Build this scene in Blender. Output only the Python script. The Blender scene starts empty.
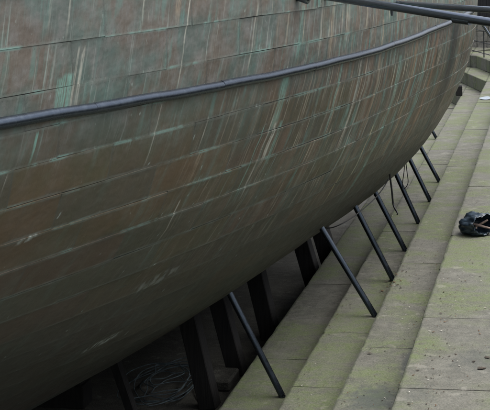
import bpy, bmesh, math, random
import numpy as np
from mathutils import Vector, Matrix, noise as mnoise
from mathutils.bvhtree import BVHTree

C = bpy.context.scene
COL = C.collection
R = math.radians
random.seed(7)
rnd = random.uniform

# ------------------------------------------------------------------ camera
F_PX, CX, CY = 1277.0, 245.0, 205.0
AX = np.array([[0.971798538, 0.000464401773, -0.235812183],     # world X, Y, Z in camera axes (right, down, forward)
               [0.231077753, -0.201261269, 0.951891261],
               [-0.0470177993, -0.979537486, -0.195692720]])
cd = bpy.data.cameras.new('camera'); cam = bpy.data.objects.new('camera', cd); COL.objects.link(cam)
M = Matrix.Identity(4)
for i in range(3):
    M[i][0] = AX[i, 0]; M[i][1] = -AX[i, 1]; M[i][2] = -AX[i, 2]
cam.matrix_world = M
cd.sensor_width = 36; cd.lens = 36 * F_PX / 490.0; cd.clip_start = 0.1; cd.clip_end = 2000
C.camera = cam

# ------------------------------------------------------------------ overcast daylight
SUN_EL, SUN_AZ = 68, 70
w = bpy.data.worlds.new('World'); C.world = w; w.use_nodes = True
nt = w.node_tree; nt.nodes.clear()
sky = nt.nodes.new('ShaderNodeTexSky'); sky.sky_type = 'NISHITA'; sky.sun_disc = False
sky.sun_elevation = R(SUN_EL); sky.sun_rotation = R(SUN_AZ); sky.dust_density = 4; sky.air_density = 1.0; sky.ozone_density = 1.0
hs = nt.nodes.new('ShaderNodeHueSaturation'); hs.inputs['Saturation'].default_value = 0.38
bg = nt.nodes.new('ShaderNodeBackground'); bg.inputs['Strength'].default_value = 0.14
out = nt.nodes.new('ShaderNodeOutputWorld')
nt.links.new(sky.outputs[0], hs.inputs['Color']); nt.links.new(hs.outputs[0], bg.inputs['Color']); nt.links.new(bg.outputs[0], out.inputs['Surface'])
sd = bpy.data.lights.new('sun', 'SUN'); sd.energy = 1.4; sd.angle = R(70); sd.color = (1, 0.985, 0.95)
sun = bpy.data.objects.new('sun', sd); COL.objects.link(sun)
sdir = Vector((math.sin(R(SUN_AZ)) * math.cos(R(SUN_EL)), math.cos(R(SUN_AZ)) * math.cos(R(SUN_EL)), math.sin(R(SUN_EL))))
sun.rotation_euler = sdir.to_track_quat('Z', 'Y').to_euler()
C.view_settings.view_transform = 'Standard'; C.view_settings.look = 'None'
C.view_settings.exposure = 0.97; C.view_settings.gamma = 1.0

# ------------------------------------------------------------------ helpers
def ray(u, v):
    return AX @ np.array([u - CX, v - CY, F_PX])
def at_z(u, v, z):
    r = ray(u, v); return Vector(r * (z / r[2]))
def at_y(u, v, y):
    r = ray(u, v); return Vector(r * (y / r[1]))

def mesh(name, verts, faces, mat, smooth=True):
    me = bpy.data.meshes.new(name); me.from_pydata([tuple(v) for v in verts], [], faces); me.update()
    if smooth: me.polygons.foreach_set('use_smooth', [True] * len(me.polygons))
    me.materials.append(mat); return me
def link(name, me, parent=None):
    o = bpy.data.objects.new(name, me); COL.objects.link(o)
    if parent: o.parent = parent
    return o
def tag(o, label=None, cat=None, group=None, kind=None):
    if label: o['label'] = label
    if cat: o['category'] = cat
    if group: o['group'] = group
    if kind: o['kind'] = kind
    return o
def empty(name, loc=(0, 0, 0)):
    o = bpy.data.objects.new(name, None); COL.objects.link(o); o.location = loc; o.empty_display_size = .2; return o

def tube_data(pts, rad, n=12, cap=True, V=None, Fc=None):
    V = [] if V is None else V; Fc = [] if Fc is None else Fc
    pts = [Vector(p) for p in pts]; up = None; base = len(V)
    for i, p in enumerate(pts):
        t = (pts[min(i + 1, len(pts) - 1)] - pts[max(i - 1, 0)]).normalized()
        if up is None:
            up = Vector((0, 0, 1)) if abs(t.z) < .9 else Vector((1, 0, 0))
        a = t.cross(up).normalized(); up = a.cross(t).normalized()
        r = rad[i] if isinstance(rad, (list, tuple)) else rad
        for k in range(n):
            q = 2 * math.pi * k / n
            V.append(p + a * (r * math.cos(q)) + up * (r * math.sin(q)))
    m = len(pts)
    for i in range(m - 1):
        for k in range(n):
            k2 = (k + 1) % n
            Fc.append((base + i * n + k, base + i * n + k2, base + (i + 1) * n + k2, base + (i + 1) * n + k))
    if cap:
        Fc.append(tuple(base + k for k in range(n))[::-1]); Fc.append(tuple(base + (m - 1) * n + k for k in range(n)))
    return V, Fc
def fix_normals(me):
    bm = bmesh.new(); bm.from_mesh(me); bmesh.ops.recalc_face_normals(bm, faces=bm.faces); bm.to_mesh(me); bm.free()
def tube(name, pts, rad, mat, parent=None, n=12):
    V, Fc = tube_data(pts, rad, n); me = mesh(name, V, Fc, mat); fix_normals(me)
    try: me.set_sharp_from_angle(angle=R(50))
    except Exception: pass
    return link(name, me, parent)
def box_bm(bm, lo, hi, bevel=0.0, mtx=None, seg=1):
    r = bmesh.ops.create_cube(bm, size=1.0); vs = r['verts']
    for v in vs:
        v.co = Vector([lo[i] + (hi[i] - lo[i]) * (v.co[i] + .5) for i in range(3)])
    if bevel:
        es = list({e for v in vs for e in v.link_edges})
        rb = bmesh.ops.bevel(bm, geom=es, offset=bevel, segments=seg, affect='EDGES', profile=.5)
        vs = list({v for f in rb['faces'] for v in f.verts} | {v for v in vs if v.is_valid})
    if mtx is not None:
        for v in vs: v.co = mtx @ v.co
    return vs
def bm_obj(name, bm, mat, parent=None, smooth=False):
    me = bpy.data.meshes.new(name); bm.to_mesh(me); bm.free(); me.materials.append(mat)
    if smooth: me.polygons.foreach_set('use_smooth', [True] * len(me.polygons))
    return link(name, me, parent)

# ------------------------------------------------------------------ node helper
class NT:
    def __init__(s, name):
        s.m = bpy.data.materials.new(name); s.m.use_nodes = True; s.t = s.m.node_tree
        s.b = s.t.nodes['Principled BSDF']
    def put(s, sock, v):
        if isinstance(v, bpy.types.NodeSocket): s.t.links.new(v, sock)
        elif isinstance(v, (tuple, list)) and len(v) == 3 and sock.type == 'RGBA': sock.default_value = (*v, 1)
        else: sock.default_value = v
    def math(s, op, a, b=0.0, c=None, clamp=False):
        n = s.t.nodes.new('ShaderNodeMath'); n.operation = op; n.use_clamp = clamp
        s.put(n.inputs[0], a); s.put(n.inputs[1], b)
        if c is not None: s.put(n.inputs[2], c)
        return n.outputs[0]
    def mul(s, a, b): return s.math('MULTIPLY', a, b)
    def add(s, a, b): return s.math('ADD', a, b)
    def step(s, x, lo, hi, a=0.0, b=1.0):
        n = s.t.nodes.new('ShaderNodeMapRange'); n.interpolation_type = 'SMOOTHSTEP'
        s.put(n.inputs['Value'], x)
        if lo > hi: lo, hi, a, b = hi, lo, b, a
        n.inputs['From Min'].default_value = lo; n.inputs['From Max'].default_value = hi
        n.inputs['To Min'].default_value = a; n.inputs['To Max'].default_value = b
        return n.outputs[0]
    def mix(s, f, a, b, mode='MIX'):
        n = s.t.nodes.new('ShaderNodeMix'); n.data_type = 'RGBA'; n.blend_type = mode
        s.put(n.inputs[0], f); s.put(n.inputs[6], a); s.put(n.inputs[7], b); return n.outputs[2]
    def vec(s, x, y, z=0.0):
        n = s.t.nodes.new('ShaderNodeCombineXYZ')
        for i, v in enumerate((x, y, z)): s.put(n.inputs[i], v)
        return n.outputs[0]
    def noise(s, v, scale=1.0, detail=3.0, rough=.55, dist=0.0):
        n = s.t.nodes.new('ShaderNodeTexNoise'); s.put(n.inputs['Vector'], v)
        n.inputs['Scale'].default_value = scale; n.inputs['Detail'].default_value = detail
        n.inputs['Roughness'].default_value = rough; n.inputs['Distortion'].default_value = dist
        return n.outputs[0]
    def uv(s, name):
        n = s.t.nodes.new('ShaderNodeUVMap'); n.uv_map = name
        x = s.t.nodes.new('ShaderNodeSeparateXYZ'); s.t.links.new(n.outputs[0], x.inputs[0]); return x.outputs[0], x.outputs[1]
    def pos(s):
        n = s.t.nodes.new('ShaderNodeNewGeometry')
        x = s.t.nodes.new('ShaderNodeSeparateXYZ'); s.t.links.new(n.outputs['Position'], x.inputs[0])
        return n.outputs['Position'], x.outputs[0], x.outputs[1], x.outputs[2]
    def rand(s):
        return s.t.nodes.new('ShaderNodeObjectInfo').outputs['Random']
    def bump(s, h, strength=.3, dist=.01):
        n = s.t.nodes.new('ShaderNodeBump'); n.inputs['Strength'].default_value = strength; n.inputs['Distance'].default_value = dist
        s.put(n.inputs['Height'], h); s.t.links.new(n.outputs[0], s.b.inputs['Normal'])
    def done(s, col, rough=.6, metal=0.0, spec=.5):
        s.put(s.b.inputs['Base Color'], col); s.put(s.b.inputs['Roughness'], rough); s.put(s.b.inputs['Metallic'], metal)
        s.put(s.b.inputs['Specular IOR Level'], spec); return s.m

# ------------------------------------------------------------------ materials
def copper_material():
    k = NT('weathered_copper')
    U, V = k.uv('streak'); PX, PY = k.uv('plate'); rv = k.rand()
    UP = k.add(U, k.mul(rv, 40)); UH = k.add(U, k.mul(k.step(rv, .45, .55), 23))
    big = k.noise(k.vec(k.mul(U, .9), k.mul(V, 1.1)), 1, 3)
    big2 = k.noise(k.vec(k.mul(U, 1.6), k.mul(V, 1.5), 90), 1, 3, .6)
    mot = k.noise(k.vec(k.mul(U, 7), k.mul(V, 6), 3.3), 1, 5, .65)
    med = k.noise(k.vec(k.mul(UH, 8), k.mul(V, .55), 7), 1, 3, .6)
    fine = k.noise(k.vec(k.mul(UP, 38), k.mul(V, 1.3), 2), 1, 2, .55)
    fine2 = k.noise(k.vec(k.mul(UP, 25), k.mul(V, .9), 12), 1, 3, .65)
    fine3 = k.noise(k.vec(k.mul(UP, 60), k.mul(V, 4.5), 70), 1, 3, .6)
    brk = k.noise(k.vec(k.mul(U, 3), k.mul(V, 2.2), 21), 1, 3, .6)
    far = k.mul(k.step(U, 9.3, 15.0), k.step(V, 2.3, .9, .08, 1.0))    # the far half of the hull is far more streaked
    upper = k.step(V, .5, -.25)                     # oxidised belt above the rail
    col = k.mix(k.step(big, .35, .65), (.088, .057, .032), (.066, .059, .033))
    col = k.mix(k.mul(k.step(mot, .35, .7), .5), col, (.092, .072, .048))
    col = k.mix(k.mul(k.step(rv, 0, .7), .6), col, (.046, .052, .042))
    col = k.mix(k.mul(k.step(rv, .7, .95), .6), col, (.078, .050, .035))
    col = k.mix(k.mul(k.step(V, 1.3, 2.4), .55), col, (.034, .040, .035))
    film = k.mix(k.step(big2, .44, .60), (.122, .104, .088), (.088, .122, .112))
    film = k.mix(k.mul(k.step(mot, .42, .72), .7), film, (.19, .192, .187))
    col = k.mix(k.mul(upper, .74), col, film)
    # broad teal blush, mostly above the rail and along the far half
    bl = k.mul(k.step(k.noise(k.vec(k.mul(U, 1.3), k.mul(V, 1.2), 17), 1, 4, .65), .46, .66), k.add(k.mul(upper, .5), k.add(k.mul(far, .3), .05)))
    bc_ = k.noise(k.vec(k.mul(U, 18), k.mul(V, 7), 18), 1, 5, .7)
    col = k.mix(k.mul(bl, k.step(bc_, .36, .56, .35, 1.0)), col, (.085, .165, .145))
    # fine vertical wash over everything
    col = k.mix(k.mul(k.step(fine3, .5, .75), k.add(.03, k.add(k.mul(upper, .16), k.mul(far, .26)))), col, (.17, .175, .155))
    col = k.mix(k.mul(k.step(fine3, .48, .25), k.add(.05, k.add(k.mul(upper, .1), k.mul(far, .35)))), col, (.045, .042, .036))
    # teal patina runs
    tf = k.mul(k.step(med, .5, .66), k.step(brk, .4, .6))
    tf = k.mul(tf, k.add(k.mul(upper, .5), k.add(.10, k.mul(far, .75))))
    col = k.mix(tf, col, (.105, .20, .175))
    # rust and cream runs on the far half
    rf = k.mul(k.mul(k.step(k.noise(k.vec(k.mul(UP, 6), k.mul(V, .45), 31), 1, 3, .6), .47, .62), far), .72)
    col = k.mix(rf, col, (.145, .10, .07))
    cf = k.mul(k.mul(k.step(fine2, .54, .70), k.step(brk, .66, .42)), k.add(.02, k.mul(far, .8)))
    col = k.mix(cf, col, (.42, .39, .30))
    pf = k.mul(k.step(fine, .56, .72), k.mul(k.step(med, .42, .58), k.add(k.mul(far, .5), k.add(.03, k.mul(upper, .36)))))
    col = k.mix(pf, col, (.32, .37, .34))
    dk = k.mul(k.step(k.noise(k.vec(k.mul(UP, 13), k.mul(V, .8), 44), 1, 3, .6), .54, .70), k.add(.14, k.mul(far, .5)))
    col = k.mix(dk, col, (.05, .05, .045))
    # scattered scuffs and flecks
    fl = k.noise(k.vec(k.mul(U, 16), k.mul(V, 9), 80), 1, 2, .5)
    col = k.mix(k.mul(k.step(fl, .70, .76), .5), col, (.3, .36, .33))
    # corrosion along the laps, in broken lengths
    en = k.noise(k.vec(k.mul(U, 1.7), k.mul(V, 2.6), 55), 1, 4, .65)
    ew = k.math('SUBTRACT', PY, k.mul(k.noise(k.vec(k.mul(U, 9), k.mul(V, 9), 50), 1, 3), .03))
    lowf = k.step(V, 1.5, .9)
    e0 = k.mul(k.mul(k.step(ew, .010, -.006), k.step(V, 2.4, 1.0, .1, .42)), k.step(mot, .3, .6, .35, 1.0))
    col = k.mix(e0, col, (.15, .17, .15))
    drip = k.mul(k.step(PY, .11, .0), k.mul(k.step(fine3, .5, .7), k.step(en, .55, .7)))
    col = k.mix(k.mul(k.mul(drip, lowf), .75), col, (.17, .27, .24))
    e1 = k.mul(k.mul(k.step(PY, .018, .002), k.step(en, .50, .60)), k.mul(k.step(mot, .34, .55), k.add(.1, k.mul(lowf, .8))))
    col = k.mix(e1, col, (.155, .255, .225))
    ed = k.mul(k.mul(k.step(PY, .07, .0), k.step(en, .5, .34)), .4)
    col = k.mix(ed, col, (.045, .045, .04))
    ex = k.math('SUBTRACT', PX, k.mul(mot, .012))
    col = k.mix(k.mul(k.step(ex, .015, .0), k.add(.38, k.mul(far, .5))), col, (.05, .06, .055))
    # single runs that can be picked out: centre, half width, top, bottom, colour, strength
    TEAL = (.17, .33, .28); PALE = (.42, .42, .36); TAN = (.33, .27, .19)
    runs = [(8.52, .09, -.32, .02, TEAL, .8), (8.43, .05, -.3, .0, TEAL, .7), (8.66, .025, -.5, -.05, PALE, .7), (8.60, .016, -.5, -.02, PALE, .6),
            (8.27, .02, .05, .28, TEAL, .9), (8.05, .012, .3, .45, PALE, .5), (8.2, .02, -.95, -.6, PALE, .35), (8.42, .016, -1.0, -.58, PALE, .5),
            (10.02, .013, -1.0, -.04, PALE, .8), (9.86, .05, -1.0, -.58, TAN, .75), (9.36, .013, -.85, -.6, PALE, .75), (9.44, .01, -.7, -.58, PALE, .6),
            (9.85, .014, .05, .55, PALE, .45), (10.66, .014, .26, .55, PALE, .5), (10.75, .016, 1.0, 1.35, PALE, .65), (10.72, .05, .58, .9, TAN, .3),
            (12.02, .10, .05, .6, TEAL, .6), (12.06, .045, .5, .9, PALE, .85), (12.17, .05, .5, 1.0, TEAL, .55), (11.95, .02, .3, 1.25, PALE, .5), (11.82, .015, .5, 1.2, TEAL, .6),
            (14.0, .045, .1, 1.2, PALE, .6), (14.22, .03, .2, 1.5, PALE, .5), (13.4, .04, .0, .7, TEAL, .6), (14.7, .05, -.3, .9, TAN, .55), (15.6, .09, .2, 2.2, TEAL, .55),
            (15.1, .03, 1.0, 1.8, (.5, .46, .3), .6), (14.6, .03, 1.3, 2.0, (.42, .4, .22), .45), (16.4, .09, .1, 1.7, (.27, .2, .12), .6), (17.0, .1, .0, 1.8, TEAL, .45), (17.6, .09, .1, 1.9, (.24, .14, .08), .6),
            (13.0, .05, -.9, -.05, TAN, .55), (12.7, .03, -.8, -.03, PALE, .5), (11.2, .02, -.7, -.03, PALE, .5), (12.2, .06, -.6, -.02, TEAL, .5)]
    for (u0, v0, ru, rv_, st) in [(11.45, 2.66, .34, .07, .8), (8.62, .86, .16, .035, .7), (11.0, 1.66, .05, .012, .9), (12.9, 1.62, .02, .012, .9), (11.3, 1.9, .5, .1, .3)]:
        dx = k.math('DIVIDE', k.math('SUBTRACT', U, u0), ru); dy = k.math('DIVIDE', k.math('SUBTRACT', V, k.add(v0, k.mul(k.math('SUBTRACT', U, u0), -.1))), rv_)
        dd = k.math('SQRT', k.add(k.mul(dx, dx), k.mul(dy, dy)))
        col = k.mix(k.mul(k.mul(k.step(dd, 1.0, .4), k.step(fl, .42, .6)), st), col, (.34, .38, .35))
    wob = k.mul(k.math('SUBTRACT', k.noise(k.vec(k.mul(U, .7), k.mul(V, 1.8), 61), 1, 2), .5), .05)
    Uw = k.add(U, wob)
    for (c, hw, v0, v1, cl, st) in runs:
        d = k.math('ABSOLUTE', k.math('SUBTRACT', Uw, c))
        f = k.mul(k.step(d, hw, hw * .35), k.mul(k.step(V, v0 - .03, v0 + .01), k.step(V, v1 + .05, v1 - .2)))
        f = k.mul(f, k.math('MULTIPLY', k.mul(k.step(fine3, .3, .62), k.step(brk, .2, .5, .3, 1.0)), st))
        col = k.mix(f, col, cl)
    d = k.math('ABSOLUTE', k.math('SUBTRACT', k.add(U, k.mul(V, -.05)), 18.75))
    col = k.mix(k.mul(k.step(d, .42, .10), k.mul(k.step(V, .02, .1), k.step(V, 2.4, .6, .0, .8))), col, (.018, .023, .022))
    fr = k.math('ABSOLUTE', k.math('SUBTRACT', k.math('FRACT', k.mul(U, 1 / .052)), .5)); fr2 = k.math('ABSOLUTE', k.math('SUBTRACT', k.math('FRACT', k.mul(V, 1 / .052)), .5))
    na = k.mul(k.step(fr, .13, .06), k.step(k.math('ABSOLUTE', k.math('SUBTRACT', PY, .022)), .007, .003))
    nb = k.mul(k.step(fr2, .13, .06), k.step(k.math('ABSOLUTE', k.math('SUBTRACT', PX, .022)), .007, .003))
    nail = k.math('MAXIMUM', na, nb)
    col = k.mix(k.mul(nail, k.step(mot, .35, .6, .1, .42)), col, (.035, .045, .04))
    hgt = k.add(k.mul(k.noise(k.vec(k.mul(U, 2.2), k.mul(V, 3.2), 5), 1, 3), 1.0), k.mul(mot, .18))
    k.bump(k.add(hgt, k.mul(bc_, .15)), .5, .035)
    return k.done(col, k.step(mot, .3, .7, .42, .62), .12, .5)

def stone_material(name, base=(.132, .132, .108), dark=(.060, .061, .050), green=(.084, .118, .032), gamt=.92):
    k = NT(name); P, X, Y, Z = k.pos(); rv = k.rand()
    grain = k.noise(P, 60, 4, .7)
    mott = k.noise(P, 7, 5, .65)
    bigv = k.vec(X, Y, k.add(Z, k.mul(rv, 9)))
    big = k.noise(bigv, 1.1, 4, .6)
    tool = k.noise(k.vec(k.mul(X, 2.2), k.mul(Y, 9), Z), 1, 5, .7)      # dressing marks and damp bands across the tread
    blot = k.noise(k.vec(X, k.mul(Y, 1.5), k.add(Z, k.mul(rv, 3))), 3.2, 5, .68, .5)
    col = k.mix(k.step(mott, .3, .72), dark, base)
    col = k.mix(k.mul(k.step(blot, .48, .64), .62), col, (.062, .062, .05))
    col = k.mix(k.mul(k.step(blot, .44, .30), .4), col, (.20, .196, .165))
    col = k.mix(k.mul(k.step(tool, .5, .72), .38), col, (.085, .082, .066))
    col = k.mix(k.mul(k.step(tool, .42, .22), .3), col, (.215, .21, .178))
    col = k.mix(k.mul(k.step(rv, .3, .9), .25), col, (.175, .168, .145))
    gf = k.add(big, k.add(k.mul(rv, .16), .0))
    for (x, y, rx, ry, st) in [(-.5, 17.2, 1.2, 4.2, .22), (-1.75, 13.6, .35, 1.6, .10), (-3.2, 14.2, .6, 1.5, .16), (-2.4, 17.0, .35, 2.0, .14), (-1.7, 33, 1.4, 6, .12), (-.9, 11.2, .9, 1.6, -.16), (-3.3, 18.5, .7, 2.2, -.14), (-1.7, 17.0, .3, 1.5, -.08)]:
        dx = k.math('DIVIDE', k.math('SUBTRACT', X, x), rx); dy = k.math('DIVIDE', k.math('SUBTRACT', Y, y), ry)
        gf = k.add(gf, k.step(k.math('SQRT', k.add(k.mul(dx, dx), k.mul(dy, dy))), 1.0, .2, 0.0, st))
    gf = k.mul(k.step(gf, .475, .68), k.mul(k.step(mott, .3, .58, .25, 1.0), k.step(blot, .62, .44, .35, 1.0)))
    col = k.mix(k.mul(gf, gamt), col, green)
    col = k.mix(k.mul(k.step(k.noise(P, 2.6, 4, .6, .4), .55, .7), .45), col, (.085, .088, .075))
    col = k.mix(k.mul(k.step(k.noise(P, 4.4, 3, .6), .62, .72), .35), col, (.30, .29, .25))
    col = k.mix(k.mul(k.step(grain, .35, .7), .35), col, (.30, .285, .24))
    col = k.mix(k.mul(k.step(grain, .45, .25), .45), col, (.07, .07, .06))
    nm = k.noise(k.vec(k.mul(X, 12), k.mul(Y, 5), k.mul(Z, 12)), 1, 4, .65)
    for nx in (-1.40, -2.11, -2.89, -3.83):
        f = k.step(k.math('ABSOLUTE', k.math('SUBTRACT', X, k.add(nx + .004, k.mul(k.math('SUBTRACT', nm, .5), .05)))), .034, .008)
        col = k.mix(k.mul(k.mul(f, k.step(nm, .3, .55, .35, 1.0)), .75), col, (.030, .036, .020))
    # darker grown-in dirt low against the next step and two damp stains on the tread
    for (x, y, rx, ry, st) in [(-1.72, 11.95, .33, .5, .7), (-1.50, 13.1, .12, .75, .7), (-.65, 12.0, .35, .45, .35), (-1.2, 11.0, .2, .3, .25)]:
        dx = k.math('DIVIDE', k.math('SUBTRACT', X, x), rx); dy = k.math('DIVIDE', k.math('SUBTRACT', Y, y), ry)
        d = k.math('SQRT', k.add(k.mul(dx, dx), k.mul(dy, dy)))
        d = k.add(d, k.mul(k.math('SUBTRACT', mott, .5), 1.6))
        col = k.mix(k.mul(k.step(d, 1.1, .35), st), col, (.055, .065, .062))
    k.bump(k.add(k.mul(grain, .5), k.add(k.mul(mott, 1.2), k.mul(tool, .5))), .7, .014)
    return k.done(col, k.step(big, .3, .7, .6, .85), 0, .4)

def paint_material(name, col, rough=.35, chips=(.12, .13, .14), amt=.4, metal=0.0):
    k = NT(name); P, X, Y, Z = k.pos()
    n1 = k.noise(P, 14, 4, .65); n2 = k.noise(P, 70, 3, .6)
    c = k.mix(k.mul(k.step(n1, .5, .72), amt), col, chips)
    c = k.mix(k.mul(k.step(n2, .6, .72), .4), c, tuple(min(1, v * 1.9) for v in col))
    k.bump(k.add(n1, k.mul(n2, .4)), .12, .004)
    return k.done(c, k.step(n1, .3, .7, rough, rough + .1), metal, .5)
def wood_material(name, col, dark):
    k = NT(name); P, X, Y, Z = k.pos()
    g = k.noise(k.vec(k.mul(X, 30), k.mul(Y, 30), k.mul(Z, 2)), 1, 4, .6)
    k.bump(g, .5, .01)
    return k.done(k.mix(k.step(g, .3, .7), dark, col), .8)
def plain_material(name, col, rough=.7, var=.4, sc=20):
    k = NT(name); P, X, Y, Z = k.pos(); n = k.noise(P, sc, 4, .6)
    k.bump(n, .3, .006)
    return k.done(k.mix(k.step(n, .3, .7), tuple(v * (1 - var) for v in col), tuple(min(1, v * (1 + var)) for v in col)), rough)

M_COP = copper_material()
M_HULL = plain_material('hull_underlay', (.05, .062, .055), .7)
M_STONE = stone_material('dock_stone')
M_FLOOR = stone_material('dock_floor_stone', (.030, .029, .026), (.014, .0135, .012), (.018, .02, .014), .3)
M_RAIL = paint_material('rail_paint', (.055, .07, .095), .24, (.09, .11, .135), .6, .85)
M_BLACK = paint_material('black_pipe_paint', (.20, .23, .28), .16, (.13, .15, .19), .5, 1.0)
M_STRUT = paint_material('strut_paint', (.05, .062, .076), .22, (.06, .066, .072), .35, .85)
M_WOOD = wood_material('shore_timber', (.020, .018, .016), (.008, .0075, .007))

# ------------------------------------------------------------------ hull surface
def spl(yk, vk, y):
    yk = np.array(yk, float); vk = np.array(vk, float); n = len(yk); h = np.diff(yk); A = np.zeros((n, n)); b = np.zeros(n); A[0, 0] = A[-1, -1] = 1
    for i in range(1, n - 1):
        A[i, i-1] = h[i-1]; A[i, i] = 2 * (h[i-1] + h[i]); A[i, i+1] = h[i]; b[i] = 6 * ((vk[i+1] - vk[i]) / h[i] - (vk[i] - vk[i-1]) / h[i-1])
    m = np.linalg.solve(A, b); y = np.clip(y, yk[0], yk[-1]); j = np.clip(np.searchsorted(yk, y) - 1, 0, n - 2)
    t = y - yk[j]; H = h[j]; a = vk[j]; q = m[j]; q1 = m[j+1]
    return a + t * ((vk[j+1] - a) / H - H * (2 * q + q1) / 6) + t * t * q / 2 + t**3 * (q1 - q) / (6 * H)
XC = -7.0
HY = np.linspace(1.0, 37.0, 361)
HS = np.linspace(-2.6, 5.6, 206)
DS = HS[1] - HS[0]; I0 = int(np.argmin(abs(HS)))
HS = HS - HS[I0]
def quad(c, y):
    t = (np.clip(y, 5, 25) - 15) / 10; return c[0] + c[1] * t + c[2] * t * t
xr = spl([1, 2.2, 3.5, 5, 8, 10, 12, 14.5, 17.5, 20.5, 24, 27, 30, 33.5, 37], [-7.0, -5.75, -4.98, -4.4096, -3.5878, -3.044, -2.5114, -1.9748, -1.557, -1.2342, -1.52, -2.1, -3.0, -4.6, -7.0], HY)
zz = quad((-1.1589, .0293, .0829), HY); a_ = quad((.1034, -.0443, -.0704), HY)
b_ = spl([5, 10, 15, 20, 28], [.5768, .3326, .2684, .2901, .5314], np.clip(HY, 5, 25)); c_ = quad((-.0029, .0191, -.0581), HY)
s_ = HS[None, :]
phi = a_[:, None] + b_[:, None] * s_ * (s_ > 0) + .12 * np.maximum(s_, -2) * (s_ < 0) + c_[:, None] * np.minimum(s_, 4.4)**2 * (s_ > 0)
phi = np.clip(phi, -.25, 1.5)
def cum(f):
    g = np.concatenate([np.zeros((len(HY), 1)), np.cumsum((f[:, 1:] + f[:, :-1]) / 2 * DS, 1)], 1); return g - g[:, I0:I0+1]
HP = np.stack([np.maximum(xr[:, None] - cum(np.sin(phi)), XC), np.repeat(HY[:, None], len(HS), 1), zz[:, None] - cum(np.cos(phi))], -1)
def hp(y, s):
    i = (y - HY[0]) / (HY[1] - HY[0]); j = (s - HS[0]) / DS
    i0 = int(min(max(math.floor(i), 0), len(HY) - 2)); j0 = int(min(max(math.floor(j), 0), len(HS) - 2)); t = i - i0; q = j - j0
    return Vector((HP[i0, j0] * (1 - t) + HP[i0+1, j0] * t) * (1 - q) + (HP[i0, j0+1] * (1 - t) + HP[i0+1, j0+1] * t) * q)
def hn(y, s):
    e = .12; a = hp(y + e, s) - hp(y - e, s); b = hp(y, s + e) - hp(y, s - e)
    return (-a.cross(b)).normalized() if (-a.cross(b)).x > 0 else a.cross(b).normalized()
def lean(y):
    t = min(max((y - 10.5) / 5.5, 0), 1); return -.33 * (1 - t * t * (3 - 2 * t))
def streak_u(y, s): return y - lean(y) * s * .9

ship = tag(empty('ship', (XC, 19, -4.6)), 'large old ship with streaked green and brown copper hull in the dry dock', 'ship')
ship_inv = Matrix.Translation((-XC, -19, 4.6))
def ship_part(name, me, parent=ship):
    me.transform(ship_inv); return link(name, me, parent)

# underlay hull, both sides, keel, deck
iy = list(range(0, len(HY), 4)); js = list(range(0, len(HS), 3))
V = []; Fc = []
for i in iy:
    for j in js: V.append(Vector(HP[i, j]))
    V.append(Vector((XC, HY[i], -4.85)))
nj = len(js) + 1
for a in range(len(iy) - 1):
    for b in range(nj - 1): Fc.append((a * nj + b, a * nj + b + 1, (a + 1) * nj + b + 1, (a + 1) * nj + b))
n0 = len(V); V += [Vector((2 * XC - v.x, v.y, v.z)) for v in V]
Fc += [tuple(n0 + q for q in f)[::-1] for f in Fc[:]]
for a in range(len(iy) - 1): Fc.append((a * nj, (a + 1) * nj, n0 + (a + 1) * nj, n0 + a * nj))
hull_me = mesh('hull', V, Fc, M_HULL); fix_normals(hull_me)
bvh = BVHTree.FromPolygons([tuple(v.co) for v in hull_me.vertices], [tuple(p.vertices) for p in hull_me.polygons])
ship_part('hull', hull_me)

# copper plates, each one its own mesh
def add_uv(me, name, coords):
    l = me.uv_layers.new(name=name)
    for lp in me.loops: l.data[lp.index].uv = coords[lp.vertex_index]
def plate(y0, y1, s0, s1, upper):
    NX, NY = 6, 2
    V = []; A = []; B = []; Fc = []
    j = [rnd(-.007, .007) for _ in range(4)]; j2 = rnd(-.012, .012)
    lift = rnd(.0035, .0075) * (1.1 - .24 * min(max(s0 - .5, 0), 2.0)); bow = rnd(-.008, .010)
    def P(a, b, off):
        s = s0 + (s1 - s0) * b + (j[0] * (1 - a) + j[1] * a) * (1 - b) + (j[2] * (1 - a) + j[3] * a) * b
        y = y0 + (y1 - y0) * a + j2 * (b - .5)
        return hp(y, s) + hn(y, s) * off, (streak_u(y, s), s), (min(a, 1 - a) * (y1 - y0), min(b, 1 - b) * abs(s1 - s0))
    def off(a, b):
        tilt = b if upper else 1 - b                 # the exposed edge of the lap stands proud
        return .004 + lift * tilt**1.5 + .004 * a + bow * math.sin(math.pi * a) * math.sin(math.pi * b)
    for jy in range(NY + 1):
        for ix in range(NX + 1):
            a, b = ix / NX, jy / NY
            p, u, q = P(a, b, off(a, b)); V.append(p); A.append(u); B.append(q)
    W = NX + 1
    for jy in range(NY):
        for ix in range(NX): Fc.append((jy * W + ix, (jy + 1) * W + ix, (jy + 1) * W + ix + 1, jy * W + ix + 1))
    be = 1.0 if upper else 0.0; n = len(V)
    for ix in range(NX + 1):
        a = ix / NX
        for o in (off(a, be), -.004):
            p, u, q = P(a, be, o); V.append(p); A.append(u); B.append((q[0], .04))
    for ix in range(NX):
        f = (n + 2 * ix, n + 2 * ix + 1, n + 2 * ix + 3, n + 2 * ix + 2); Fc.append(f if upper else f[::-1])
    n = len(V)
    for b in (0, 1):
        for o in (off(1, b), -.004):
            p, u, q = P(1, b, o); V.append(p); A.append(u); B.append((0.0, q[1]))
    Fc.append((n, n + 2, n + 3, n + 1))
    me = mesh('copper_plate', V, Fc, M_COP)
    add_uv(me, 'streak', A); add_uv(me, 'plate', B)
    return me
ROWS = [-1.56, -1.23, -.9, -.567, -.248, .01, .267, .555, .844, 1.106, 1.385, 1.66, 1.96, 2.24, 2.52, 2.80, 3.08, 3.40, 3.80]
cand = []
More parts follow.
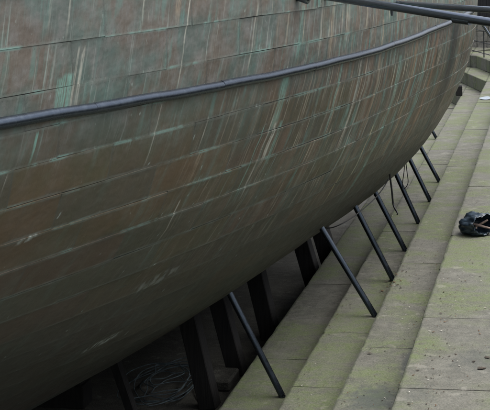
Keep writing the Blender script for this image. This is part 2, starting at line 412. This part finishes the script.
for r_ in range(len(ROWS) - 1):
    y = 5.6 + (r_ % 2) * .6 + rnd(-.1, .1)
    while y < 23.6:
        L = rnd(1.15, 1.26); cand.append((y, y + L, ROWS[r_], ROWS[r_ + 1])); y += L
cand.sort(key=lambda c: abs(c[0] - 14) + (3 if c[2] > 2.9 or c[2] < -1.2 else 0))
restV = []; restF = []; restA = []; restB = []
for i, (y0, y1, s0, s1) in enumerate(cand):
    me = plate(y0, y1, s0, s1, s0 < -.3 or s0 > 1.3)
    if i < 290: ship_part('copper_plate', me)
    else:
        b0 = len(restV); restV += [v.co.copy() for v in me.vertices]; restF += [tuple(b0 + q for q in p.vertices) for p in me.polygons]
        ua = {}; ub = {}
        for lp in me.loops: ua[lp.vertex_index] = tuple(me.uv_layers['streak'].data[lp.index].uv); ub[lp.vertex_index] = tuple(me.uv_layers['plate'].data[lp.index].uv)
        restA += [ua[q] for q in range(len(me.vertices))]; restB += [ub[q] for q in range(len(me.vertices))]
        bpy.data.meshes.remove(me)
if restV:
    me = mesh('copper_plates', restV, restF, M_COP); add_uv(me, 'streak', restA); add_uv(me, 'plate', restB)
    tag(ship_part('copper_plates', me), kind='stuff')

# rubbing rail in jointed lengths
def rail_s(y): return .0233 - .0176 * (min(max(y, 6), 25) - 15) / 10 - .228 * ((min(max(y, 6), 25) - 15) / 10)**2
def rail_section(y0, y1):
    V = []; Fc = []; n = 12; m = max(3, int((y1 - y0) / .25))
    ph = [rnd(0, 6.28) for _ in range(3)]
    for i in range(m + 1):
        y = y0 + (y1 - y0) * i / m; s = rail_s(y) + .003 * math.sin(y * 3 + ph[0]) + .002 * math.sin(y * 7 + ph[1])
        p = hp(y, s); N = hn(y, s); T = (hp(y + .1, rail_s(y + .1)) - hp(y - .1, rail_s(y - .1))).normalized(); B = N.cross(T).normalized()
        if B.z < 0: B = -B
        for k in range(n):
            q = 2 * math.pi * k / n
            V.append(p + N * (.012 + .046 * math.cos(q)) + B * (.043 * math.sin(q)))
    for i in range(m):
        for k in range(n): Fc.append((i * n + k, i * n + (k + 1) % n, (i + 1) * n + (k + 1) % n, (i + 1) * n + k))
    Fc.append(tuple(range(n))); Fc.append(tuple(m * n + k for k in range(n)))
    me = mesh('rail_section', V, Fc, M_RAIL); fix_normals(me)
    try: me.set_sharp_from_angle(angle=R(60))
    except Exception: pass
    return me
cuts = [5.2, 8.9, 10.75, 12.6, 15.1, 17.35, 20.2]
for a, b in zip(cuts[:-1], cuts[1:]): ship_part('rail_section', rail_section(a + .001, b - .001))

# scupper pipe just below the top of the picture
def scupper(y, s):
    p = hp(y, s); N = hn(y, s); d = (N + Vector((0, 0, -.55))).normalized()
    V, Fc = tube_data([p - N * .02, p + N * .03, p + N * .05 + d * .05, p + N * .05 + d * .09], [.05, .045, .042, .036], 14)
    me = mesh('scupper', V, Fc, M_BLACK); fix_normals(me); return me
ship_part('scupper', scupper(12.2, -.70))

# ------------------------------------------------------------------ stone dock: stepped side, apse end, floor
LEV = [(-1.40, -4.0), (-2.11, -4.42), (-2.89, -4.84), (-3.83, -5.26)]       # nose X, tread Z of each step
dock = tag(empty('dock_wall', (-1.4, 20, -4.84)), 'stepped side of the dry dock built of big green stained stone blocks', 'dock wall')
dock_inv = Matrix.Translation((1.4, -20, 4.84))
def stone(lo, hi, tilt=0.0, bev=.014, mtx=None):
    bm = bmesh.new(); box_bm(bm, lo, hi, bev, None, 1)
    dz = rnd(-.004, .004); ax = rnd(-.004, .004); ay = rnd(-.002, .002)
    for v in bm.verts:
        if v.co.z > (lo[2] + hi[2]) / 2:
            v.co.z += dz + ax * (v.co.x - lo[0]) + ay * (v.co.y - lo[1]); v.co.x += rnd(-.002, .002)
        if mtx is not None: pass
    if mtx is not None: bm.transform(mtx)
    bm.transform(dock_inv)
    return bm_obj('stone', bm, M_STONE, dock)
def nose_stone(x, xb, y0, y1, z, h):
    n = 7; V = []; Fc = []
    dz = rnd(-.005, .005); ax = rnd(-.004, .004); ay = rnd(-.003, .003); yo = rnd(-.006, .006)
    for i in range(n + 1):
        t = i / n; y = y0 + (y1 - y0) * t; e = .012 if i in (0, n) else 0
        ch = rnd(.008, .013) + (rnd(.006, .018) if random.random() < .12 else 0) + e * .6
        xn = x + yo * .8 + rnd(-.002, .002); zt = z + dz + ay * (t - .5)
        V += [(xn, y, z - h + .003), (xn, y, zt - ch * 1.1), (xn + ch * .4, y, zt - ch * .3), (xn + ch * 1.5, y, zt - .001 - e * .2), ((xn + xb) / 2, y, zt + ax * .5 + rnd(-.002, .002) - e * .3), (xb, y, zt + ax), (xb, y, z - h + .003)]
    for i in range(n):
        for k_ in range(7): Fc.append((i * 7 + k_, i * 7 + (k_ + 1) % 7, (i + 1) * 7 + (k_ + 1) % 7, (i + 1) * 7 + k_))
    Fc.append(tuple(range(7))[::-1]); Fc.append(tuple(n * 7 + k_ for k_ in range(7)))
    me = mesh('stone', V, Fc, M_STONE, True); fix_normals(me); me.transform(dock_inv)
    try: me.set_sharp_from_angle(angle=R(50))
    except Exception: pass
    return link('stone', me, dock)
JOINTS = {0: [15.53, 21.02], 1: [15.30, 17.48, 20.76, 32.65, 35.54], 2: [15.46, 21.3], 3: [21.2]}
def cut_list(fixed, y0, y1, lo=1.25, hi=2.3):
    pts = sorted([y0] + fixed + [y1]); out = []
    for a, b in zip(pts[:-1], pts[1:]):
        n = max(1, round((b - a) / rnd(1.75, 2.3))); q = [a + (b - a) * (i + (rnd(-.12, .12) if 0 < i < n else 0)) / n for i in range(n + 1)]
        out += list(zip(q[:-1], q[1:]))
    return out
YEND = 40.9
for i, (x, z) in enumerate(LEV):
    xb = (LEV[i - 1][0] + .10) if i else 2.3
    for a, b in cut_list(JOINTS[i], 4.0, YEND - .35 * i * 0):
        g = rnd(.0012, .003)
        nose_stone(x, xb, a + g, b - g, z, .42)
# apse end, the steps turn left and cross the dock head
def poly_steps(i, x, z, depth):
    p = Vector((x, YEND, 0)); ang = R(106)
    for kx in range(7):
        d = Vector((math.cos(ang), math.sin(ang), 0)); nrm = Vector((d.y, -d.x, 0)); L = 1.5 if kx == 0 else 1.55
        mtx = Matrix.Translation((p.x, p.y, 0)) @ Matrix(((d.x, nrm.x, 0, 0), (d.y, nrm.y, 0, 0), (0, 0, 1, 0), (0, 0, 0, 1)))
        stone((.004, 0, z - .418), (L - .004, depth, z), mtx=mtx)
        p = p + d * L
        if kx >= 2: ang += R(17)
for i, (x, z) in enumerate(LEV): poly_steps(i, x, z, .95 if i else 2.2)
# bottom footing and upper dock wall with coping (the photographer's side), far side of the dock
bm = bmesh.new(); box_bm(bm, (-3.80, 2, -6.4), (-2.6, 44, -5.70), 0); bm.transform(dock_inv); bm_obj('footing', bm, M_STONE, dock)
z = -4.0; row = 0
while z < -1.72:
    for a, b in cut_list([], 2.0 + .7 * (row % 2), 41.5): stone((2.25 + rnd(-.006, .006), a + .004, z + .003), (2.9, b - .004, z + .46))
    z += .462; row += 1
bm = bmesh.new()
for k_, (x, z) in enumerate([(-9.6, -5.26), (-10.4, -4.84), (-11.2, -4.42), (-12.0, -4.0), (-13.2, -1.7)]):
    box_bm(bm, (-16 - .01 * k_, 1 - .01 * k_, -6.4), (x, 46 + .01 * k_, z))
bm.transform(dock_inv); bm_obj('far_side', bm, M_STONE, dock)
bm = bmesh.new(); box_bm(bm, (-15.9, -4.2, -6.4), (2.85, -3.05, -1.72)); bm.transform(dock_inv); bm_obj('end_light_blocker', bm, M_STONE, dock)  # unseen wall added behind the camera to keep daylight from under the hull

def plane(name, lo, hi, z, mat, kind):
    me = mesh(name, [(lo[0], lo[1], z), (hi[0], lo[1], z), (hi[0], hi[1], z), (lo[0], hi[1], z)], [(0, 1, 2, 3)], mat, False); o = link(name, me); tag(o, kind=kind); return o
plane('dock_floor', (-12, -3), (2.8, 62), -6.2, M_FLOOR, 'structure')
M_GROUND = stone_material('quay_ground', (.16, .155, .14), (.10, .098, .09), (.11, .13, .06), .4)
plane('ground', (-600, -600), (600, 900), -6.5, M_GROUND, 'structure')
bm = bmesh.new(); box_bm(bm, (2.902, -8, -6.45), (60, 60, -1.70)); tag(bm_obj('quay', bm, M_GROUND), kind='structure')

# ------------------------------------------------------------------ dock head: fence, wall, dark shed
M_WALL = stone_material('head_wall_stone', (.30, .28, .24), (.20, .19, .165), (.2, .2, .14), .25)
pd = Vector((math.cos(R(106)), math.sin(R(106)), 0)); pn = Vector((pd.y, -pd.x, 0))
def local(mx0):
    return Matrix.Translation(mx0) @ Matrix(((pd.x, pn.x, 0, 0), (pd.y, pn.y, 0, 0), (0, 0, 1, 0), (0, 0, 0, 1)))
wall = tag(empty('stone_wall', (-1.0, 49.5, -4.0)), 'low pale stone wall behind the railing at the far dock head', 'wall')
wy = 49.6
for r_ in range(4):
    x = -6.5 + (r_ % 2) * .4
    while x < 3.5:
        L = rnd(.7, 1.0); bm = bmesh.new(); box_bm(bm, (x + .006, wy + rnd(-.008, .008), -4.6 + r_ * .375 + .005), (x + L - .006, wy + .5, -4.6 + r_ * .375 + .37), .012)
        bm.transform(Matrix.Translation((1.0, -49.5, 4.0))); bm_obj('stone', bm, M_WALL, wall); x += L
M_SHED = wood_material('tarred_boards', (.022, .022, .024), (.010, .010, .012))
shed = tag(empty('shed', (-1, 50.3, -3.1)), 'black tarred shed standing on the stone wall beyond the ship', 'shed')
SI = Matrix.Translation((1, -50.3, 3.1))
x = -6.6
while x < 3.4:
    bm = bmesh.new(); box_bm(bm, (x, 49.75 + rnd(-.006, .006), -3.095), (x + .235, 49.80, -.6), .004); bm.transform(SI); bm_obj('board', bm, M_SHED, shed); x += .24
bm = bmesh.new(); box_bm(bm, (-6.6, 49.81, -3.095), (3.6, 53.5, -.6)); bm.transform(SI); bm_obj('wall', bm, M_SHED, shed)
bm = bmesh.new(); box_bm(bm, (-6.9, 49.3, -.595), (3.9, 53.9, -.45)); bm.transform(SI); bm_obj('roof', bm, plain_material('roof_sheet', (.09, .09, .10)), shed)

fence0 = at_z(470, 53.5, -4.0); fence0 = Vector((fence0.x, fence0.y, -4.0))
fence = tag(empty('railing', fence0), 'thin black iron railing on the top step at the dock head', 'railing')
f1 = at_z(484, 57.5, -4.0); fd = (f1 - fence0); fd.z = 0
M_IRON = plain_material('black_iron', (.02, .022, .024), .5)
n0_ = fence0 - fd * 1.0
for k_ in range(6):
    p = fd * (k_ - 1); tube('post', [(p.x, p.y, .0), (p.x, p.y, .92)], .02, M_IRON, fence, 8)
for h_ in (.9, .5, .14):
    a = fd * -1; b = fd * 4; tube('bar', [(a.x, a.y, h_), (b.x, b.y, h_)], .016, M_IRON, fence, 8)

# ------------------------------------------------------------------ steel struts from the steps up to the hull
STR = [((282, 397), (231, 296), -5.26, 'nearest of the raking steel struts, standing alone on the lowest stone step'),
       ((375, 317), (327, 237), -4.84, 'raking steel strut with a pale worn patch, second from the near end'),
       ((393, 281), (355, 206), -4.84, 'raking steel strut with its foot in dead moss, third from the near end'),
       ((405, 251), (373, 188), -4.84, 'raking steel strut just left of the plastic bag, crossing behind the long cable'),
       ((418.6, 224), (395, 172), -4.84, 'raking steel strut beside the dangling cable end, fifth from the near end'),
       ((430, 201.6), (411, 162), -4.84, 'second to last of the row of raking steel struts under the hull'),
       ((439, 182), (421, 148), -4.84, 'farthest fully visible raking steel strut under the hull'),
       ((436.5, 139.3), (425, 117), -5.26, 'strut of which only the dark foot shows beyond the curve of the hull')]
strut_feet = []
for (fx, fy), (tx, ty), z, lab in STR:
    foot = at_z(fx, fy, z); foot = foot + Vector((0, 0, .002)); top = at_y(tx, ty, foot.y + .12)
    d = (top - foot).normalized()
    hit = bvh.ray_cast(foot + d * .3, d, 3.0)
    Ln = (hit[3] + .3 + .01) if hit[0] is not None else (top - foot).length + .05
    Ln = min(Ln, (top - foot).length + .9)
    o = empty('strut', foot); tag(o, lab, 'strut', 'raking steel struts propping the hull')
    tube('pipe', [(0, 0, .018), tuple(d * Ln)], .040, M_STRUT, o, 16)
    tube('foot_plate', [(0, 0, 0), (0, 0, .018)], .043, M_STRUT, o, 14)
    strut_feet.append(foot)

def rope_mesh(name, pts, rad, mat, parent=None, n=8, sub=6):
    P = [Vector(p) for p in pts]; Q = []
    for i in range(len(P) - 1):
        p0, p1, p2, p3 = P[max(i - 1, 0)], P[i], P[i + 1], P[min(i + 2, len(P) - 1)]
        for k in range(sub):
            t = k / sub; Q.append(.5 * ((2 * p1) + (p2 - p0) * t + (2 * p0 - 5 * p1 + 4 * p2 - p3) * t * t + (3 * p1 - p0 - 3 * p2 + p3) * t**3))
    Q.append(P[-1]); return tube(name, Q, rad, mat, parent, n)

# stub props seen past the curve of the hull, standing against the third step
M_PROP = wood_material('tarred_timber', (.018, .017, .016), (.010, .010, .010))
p = at_z(461, 95.5, -4.84); bm = bmesh.new(); box_bm(bm, (-.10, -.11, 0), (.10, .11, .30), .012); box_bm(bm, (-.085, -.095, .302), (.085, .095, .325), .005)
bm.transform(Matrix.Rotation(R(7), 4, 'Z')); o = bm_obj('timber_prop', bm, M_PROP); o.location = p + Vector((-.06, 0, .003)); tag(o, 'dark square timber block on the stone step, farthest along the hull', 'timber block')

# ------------------------------------------------------------------ heavy timber shores and keel blocks under the hull
SH = [((133, 414), (112, 352), 15.6, .13, 'thin timber shore left of the rope coil, under the hull'),
      ((212, 414), (188, 312), 16.2, .25, 'thick timber shore between the rope coil and the lowest step'),
      ((243, 392), (220, 305), 17.6, .25, 'thick dark timber shore just behind the nearest steel strut'),
      ((275, 352), (255, 270), 19.4, .28, 'dark timber shore half hidden behind the corner of the lowest step'),
      ((316, 290), (299, 232), 21.8, .28, 'dark timber shore deep under the hull by the second steel strut'),
      ((330, 262), (314, 208), 23.6, .30, 'farthest dark timber shore showing under the hull')]
for (bx, by), (tx, ty), yy, wd, lab in SH:
    b = at_y(bx, by, yy); t = at_y(tx, ty, yy + .05); d = (t - b).normalized()
    foot = b + d * ((-6.198 - b.z) / d.z)
    foot.x = min(foot.x, -4.05)
    hit = bvh.ray_cast(foot + d * .4, d, 4.0); Ln = hit[3] + .42 if hit[0] is not None else 1.9
    bm = bmesh.new(); box_bm(bm, (-wd / 2, -wd / 2, 0), (wd / 2, wd / 2, Ln), .012)
    q = d.to_track_quat('Z', 'Y').to_matrix().to_4x4(); bm.transform(q @ Matrix.Rotation(R(8), 4, 'Z'))
    o = bm_obj('timber_shore', bm, M_WOOD); o.location = foot + Vector((0, 0, -.0)); tag(o, lab, 'timber shore', 'timber shores under the ship')
ORD = ['first', 'second', 'third', 'fourth', 'fifth', 'sixth', 'seventh', 'eighth', 'ninth']
for k_ in range(9):
    y = 6.5 + k_ * 3.2
    o = empty('keel_block', (XC, y, -6.198)); tag(o, f'stack of timber keel blocks beneath the ship, {ORD[k_]} from the near end', 'keel block', 'keel blocks under the ship')
    for j_ in range(4):
        bm = bmesh.new(); box_bm(bm, (-.6 + .03 * j_, -.17, j_ * .335), (.6 - .03 * j_, .17, j_ * .335 + .33), .012); bm_obj('block', bm, M_WOOD, o)

# loose squared stone on the dock floor beside the lowest step
p = at_z(222, 385, -6.2); bm = bmesh.new(); box_bm(bm, (-.20, -.30, 0), (.20, .30, .17), .03)
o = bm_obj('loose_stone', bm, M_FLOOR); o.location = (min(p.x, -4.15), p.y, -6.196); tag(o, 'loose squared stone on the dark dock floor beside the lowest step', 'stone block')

# rope coil
M_ROPE = plain_material('pale_rope', (.08, .108, .118), .8, .5, 9)
random.seed(3)
c = at_z(166, 388, -6.2); pts = []
for k_ in range(88):
    a = k_ * .66; rr = .36 + .14 * math.sin(k_ * .37) + rnd(-.09, .09)
    pts.append((c.x + rr * math.cos(a) * (1.0 + .2 * math.sin(k_ * .11)) + .06 * math.sin(k_ * .23), c.y + rr * 1.9 * math.sin(a) + .2 * math.sin(k_ * .17), -6.18 + .0018 * k_ + rnd(0, .025)))
pts += [(c.x + .55, c.y - .3, -6.17), (c.x + .72, c.y - .55, -6.18), (c.x + .78, c.y - .1, -6.18)]
tag(rope_mesh('rope', pts, .0075, M_ROPE, None, 6, 4), 'tangled coil of thin pale blue rope on the dark dock floor', 'rope')

# cables hanging below the hull
M_CABLE = plain_material('black_rubber', (.012, .012, .013), .5, .3)
def on(u, v, y): return at_y(u, v, y)
tag(rope_mesh('cable', [on(318, 226, 16.8), on(330, 228, 16.7), on(345, 222, 16.8), on(362, 210, 17.2), on(378, 195, 18.0), on(388, 180, 18.8), on(392, 168, 19.2)], .008, M_CABLE), 'long black cable sagging under the hull behind three struts', 'cable')
tag(rope_mesh('cable', [on(389, 168, 18.4), on(390.5, 180, 18.4), on(392, 192, 18.4), on(393.5, 205, 18.4), on(397.5, 213, 18.3), on(397, 214.5, 18.3)], [.014] * 24 + [.009] * 7, M_CABLE), 'black cable end dangling straight down to the stone step', 'cable')
tag(rope_mesh('cable', [on(405, 160, 20.6), on(404, 172, 20.6), on(402.5, 184, 20.6), on(404, 189, 20.6), on(408, 183, 20.6), on(407, 172, 20.6), on(406, 163, 20.6)], .007, M_CABLE), 'small loop of thin black cable hanging between two struts', 'cable')

# ------------------------------------------------------------------ black booms crossing at the top
def boom(p0, p1, rad, lab, fit):
    o = empty('boom', p1); tag(o, lab, 'boom', 'booms between the ship and the quay')
    a = p0 - p1
    N = 10; tube('pipe', [tuple(a * (1 - k / N)) for k in range(N + 1)], rad, M_BLACK, o, 20)
    return o, a
def line_pts(u0, v0, y0, u1, v1, y1, e0, e1):
    a = at_y(u0, v0, y0); b = at_y(u1, v1, y1); d = b - a
    return a - d * e0, b + d * e1
p0, p1 = line_pts(375, 4.0, 12.5, 490, 22.2, 11.75, .9, .9)
o, a = boom(p0, p1, .040, 'lower and nearer black boom slanting from the hull over the dock', None)
def along(u, p0=p0, p1=p1):
    best = min((abs((AX.T @ np.array(p0.lerp(p1, t)))[0] / (AX.T @ np.array(p0.lerp(p1, t)))[2] * F_PX + CX - u), t) for t in np.linspace(0, 1, 600))[1]; return p0.lerp(p1, best) - p1
c0 = along(454); c1 = along(470)
tube('collar', [tuple(c0 + Vector((0, 0, -.022))), tuple(c1 + Vector((0, 0, -.018)))], .039, M_BLACK, o, 16)
s0_ = along(480); e = at_y(496, 45, s0_.y + p1.y + .1) - p1
tube('brace', [tuple(s0_), tuple(e)], .012, M_BLACK, o, 8)
k0 = along(392); tube('shackle', [tuple(k0 + Vector((0, 0, -.03))), tuple(k0 + Vector((.0, 0, -.085)))], [.018, .012], M_BLACK, o, 8)
p0b, p1b = line_pts(390, 3, 15.3, 490, 9.8, 14.3, .3, .9)
boom(p0b, p1b, .035, 'upper and farther black boom slanting from the hull over the dock', None)

# ------------------------------------------------------------------ bag with sticks
M_BAG = plain_material('dark_plastic', (.03, .045, .062), .28, .45, 14)
random.seed(11)
bc = at_z(473, 237, -4.0)
ax = Vector((.62, -.74, .16)).normalized(); sx = Vector((0, 0, 1)).cross(ax).normalized(); sy = ax.cross(sx).normalized()
prof = [(-.24, .012), (-.235, .07), (-.20, .125), (-.12, .165), (-.02, .178), (.07, .172), (.14, .160), (.17, .150), (.172, .142), (.13, .145), (.03, .155), (-.10, .14), (-.17, .09), (-.19, .01)]
pr2 = []
for (a, b) in zip(prof[:-1], prof[1:]):
    pr2 += [(a[0] + (b[0] - a[0]) * q, a[1] + (b[1] - a[1]) * q) for q in (0, .5)]
prof = pr2 + [prof[-1]]
V = []; Fc = []; n = 72
for i, (t, r) in enumerate(prof):
    for k_ in range(n):
        q = 2 * math.pi * k_ / n
        p = ax * t + sx * (r * 1.22 * math.cos(q)) + sy * (r * (1.0 if math.sin(q) < 0 else .92 + .12 * math.cos(q)) * math.sin(q))
        nz = mnoise.noise(Vector((math.cos(q) * 1.9, math.sin(q) * 1.9, t * 7))) * .042 + abs(mnoise.noise(Vector((math.cos(q) * 4, math.sin(q) * 4, t * 15 + 4)))) * -.05 + abs(mnoise.noise(Vector((math.cos(q) * 9, math.sin(q) * 9, t * 30 + 9)))) * -.022 + .02
        fold = .004 * math.sin(q * 9 + t * 14)
        rd = (sx * math.cos(q) + sy * math.sin(q))
        p = p + rd * (nz + fold) * min(1, r / .1)
        V.append(p)
for i in range(len(prof) - 1):
    for k_ in range(n): Fc.append((i * n + k_, i * n + (k_ + 1) % n, (i + 1) * n + (k_ + 1) % n, (i + 1) * n + k_))
Fc.append(tuple(range(n))); Fc.append(tuple((len(prof) - 1) * n + k_ for k_ in range(n)))
org = bc + Vector((.04, .20, .155))
for v in V: v.z = -.155 + (v.z + .155) * .9
for v in V:
    if v.z < -.145: v.z = -.145 - (v.z + .145) * -.06
me = mesh('bag', V, Fc, M_BAG); fix_normals(me)
bag = link('bag', me); bag.location = org + Vector((0, 0, -.155 + .153)); tag(bag, 'crumpled dark plastic bag lying open on the top stone step', 'bag')
M_STICK = plain_material('pale_stick', (.24, .175, .145), .7, .35, 30)
def stick(a, b, r, lab):
    A = org + ax * a[0] + sx * a[1] + sy * a[2]; B = org + ax * b[0] + sx * b[1] + sy * b[2]; m = (A + B) / 2
    pts = [A.lerp(B, t) - m + Vector((0, 0, .006 * math.sin(t * 5))) for t in (0, .25, .5, .75, 1)]
    o = tube('stick', pts, [r * .85, r, r * 1.05, r, r * .8], M_STICK, None, 10); o.location = m; tag(o, lab, 'stick', 'sticks in the plastic bag')
stick((-.05, -.14, .02), (.165, .10, -.085), .017, 'longer pinkish stick lying across the mouth of the dark bag')
stick((.00, -.05, -.07), (.155, .075, .035), .015, 'shorter pinkish stick crossing over the longer one in the dark bag')
stick((-.08, .02, -.06), (.09, -.075, -.055), .012, 'thin stick end lowest in the mouth of the dark bag')

# ------------------------------------------------------------------ small things on the steps
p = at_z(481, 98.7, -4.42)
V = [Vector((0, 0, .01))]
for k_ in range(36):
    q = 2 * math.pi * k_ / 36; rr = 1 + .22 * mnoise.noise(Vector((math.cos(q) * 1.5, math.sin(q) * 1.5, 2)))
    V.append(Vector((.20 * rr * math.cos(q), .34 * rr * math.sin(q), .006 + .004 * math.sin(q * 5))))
pud = link('puddle_glint', mesh('puddle_glint', V, [(0, i, i % 36 + 1) for i in range(1, 37)], plain_material('puddle_sky_colour', (.42, .48, .55), .25, .15))); pud.location = p + Vector((.16, 0, .012)); tag(pud, 'small puddle on the far stone step, bright sky reflection put into its colour', 'puddle')  # flat puddle sheet; the sky's bright reflection is put into its pale colour

def scatter(name, n, spots, mats, size):
    V = []; Fc = []; mi = []
    for _ in range(n):
        (x0, x1, y0, y1, z) = random.choices(spots, [s[5] for s in spots])[0][:5]
        x = rnd(x0, x1); y = y0 + (y1 - y0) * random.random()**1.5; s = size[0] + (size[1] - size[0]) * random.random()**3; a = rnd(0, 6.28); as_ = rnd(.35, .8)
        cz = z + .008; u = Vector((math.cos(a), math.sin(a), rnd(-.1, .25))) * s; v_ = Vector((-math.sin(a), math.cos(a), rnd(-.2, .3))) * s * as_
        o_ = Vector((x, y, cz)); b0 = len(V)
        V += [o_ - u, o_ - u * .3 + v_, o_ + u * .5 + v_ * .7, o_ + u * 1.1 + Vector((0, 0, s * .25)), o_ + u * .3 - v_ * .8, o_ - u * .5 - v_ * .6, o_ + Vector((0, 0, s * .3))]
        m_i = random.choices(range(len(mats)), [5, 4, 1.2][:len(mats)])[0]
        for q in range(6): Fc.append((b0 + 6, b0 + q, b0 + (q + 1) % 6)); mi.append(m_i)
    me = mesh(name, V, Fc, mats[0], False)
    for m_ in mats[1:]: me.materials.append(m_)
    me.polygons.foreach_set('material_index', mi); return link(name, me)
random.seed(21)
LM = [plain_material('dead_leaf_dark', (.05, .038, .026), .8), plain_material('dead_leaf_brown', (.12, .07, .035), .8), plain_material('pale_chip', (.5, .48, .42), .7)]
o = scatter('leaf_litter', 1700, [(-1.36, .2, 10, 20, -4.0, 4), (-2.86, -2.70, 12, 24, -4.84, .8), (-1.34, -1.0, 10, 16, -4.0, 1.5), (-2.05, -1.44, 11, 19, -4.42, 3), (-1.56, -1.42, 11, 22, -4.42, 2.4), (-2.8, -2.15, 12.4, 20, -4.84, .5)], LM, (.005, .016)); tag(o, kind='stuff')
o = scatter('moss', 70, [(-2.42, -2.16, 17.2, 18.6, -4.84, 2), (-2.10, -1.95, 16.0, 17.3, -4.42, 2.5)], LM[:2], (.008, .03)); tag(o, kind='stuff')
def leaf(u, v, s, rot, lab, z=-4.0):
    V = []; Fc = []
    for i in range(9):
        t = i / 8; wv = math.sin(math.pi * t**.8) * (.26 + .14 * (i % 2)) * s
        for q in (-1, -.4, 0, .4, 1): V.append(Vector((s * (t - .5), wv * q, .010 + .10 * abs(q) * wv + .03 * s * math.sin(t * 4 + rot))))
    for i in range(8):
        for q in range(4): Fc.append((i * 5 + q, i * 5 + q + 1, i * 5 + q + 6, i * 5 + q + 5))
    o = link('dead_leaf', mesh('dead_leaf', V, Fc, LM[0])); o.location = at_z(u, v, z); o.rotation_euler = (0, 0, rot); tag(o, lab, 'leaf', 'dead leaves on the stone steps')
leaf(482, 369, .10, .6, 'largest dark dead leaf at the right edge of the top step')
leaf(487, 358, .075, 2.2, 'dark curled leaf behind the largest leaf at the right edge')
leaf(474, 362, .05, 1.2, 'small dark leaf left of the two leaves at the right edge')
leaf(441, 314, .045, .1, 'dark flat leaf alone on the top step near its edge')
leaf(418, 371, .04, .7, 'small dark leaf near the edge of the top step')
leaf(370, 354, .06, .3, 'dark leaf in the middle of the second step', -4.42)
leaf(409, 404, .04, 2.5, 'dark leaf nearest the bottom edge of the picture')
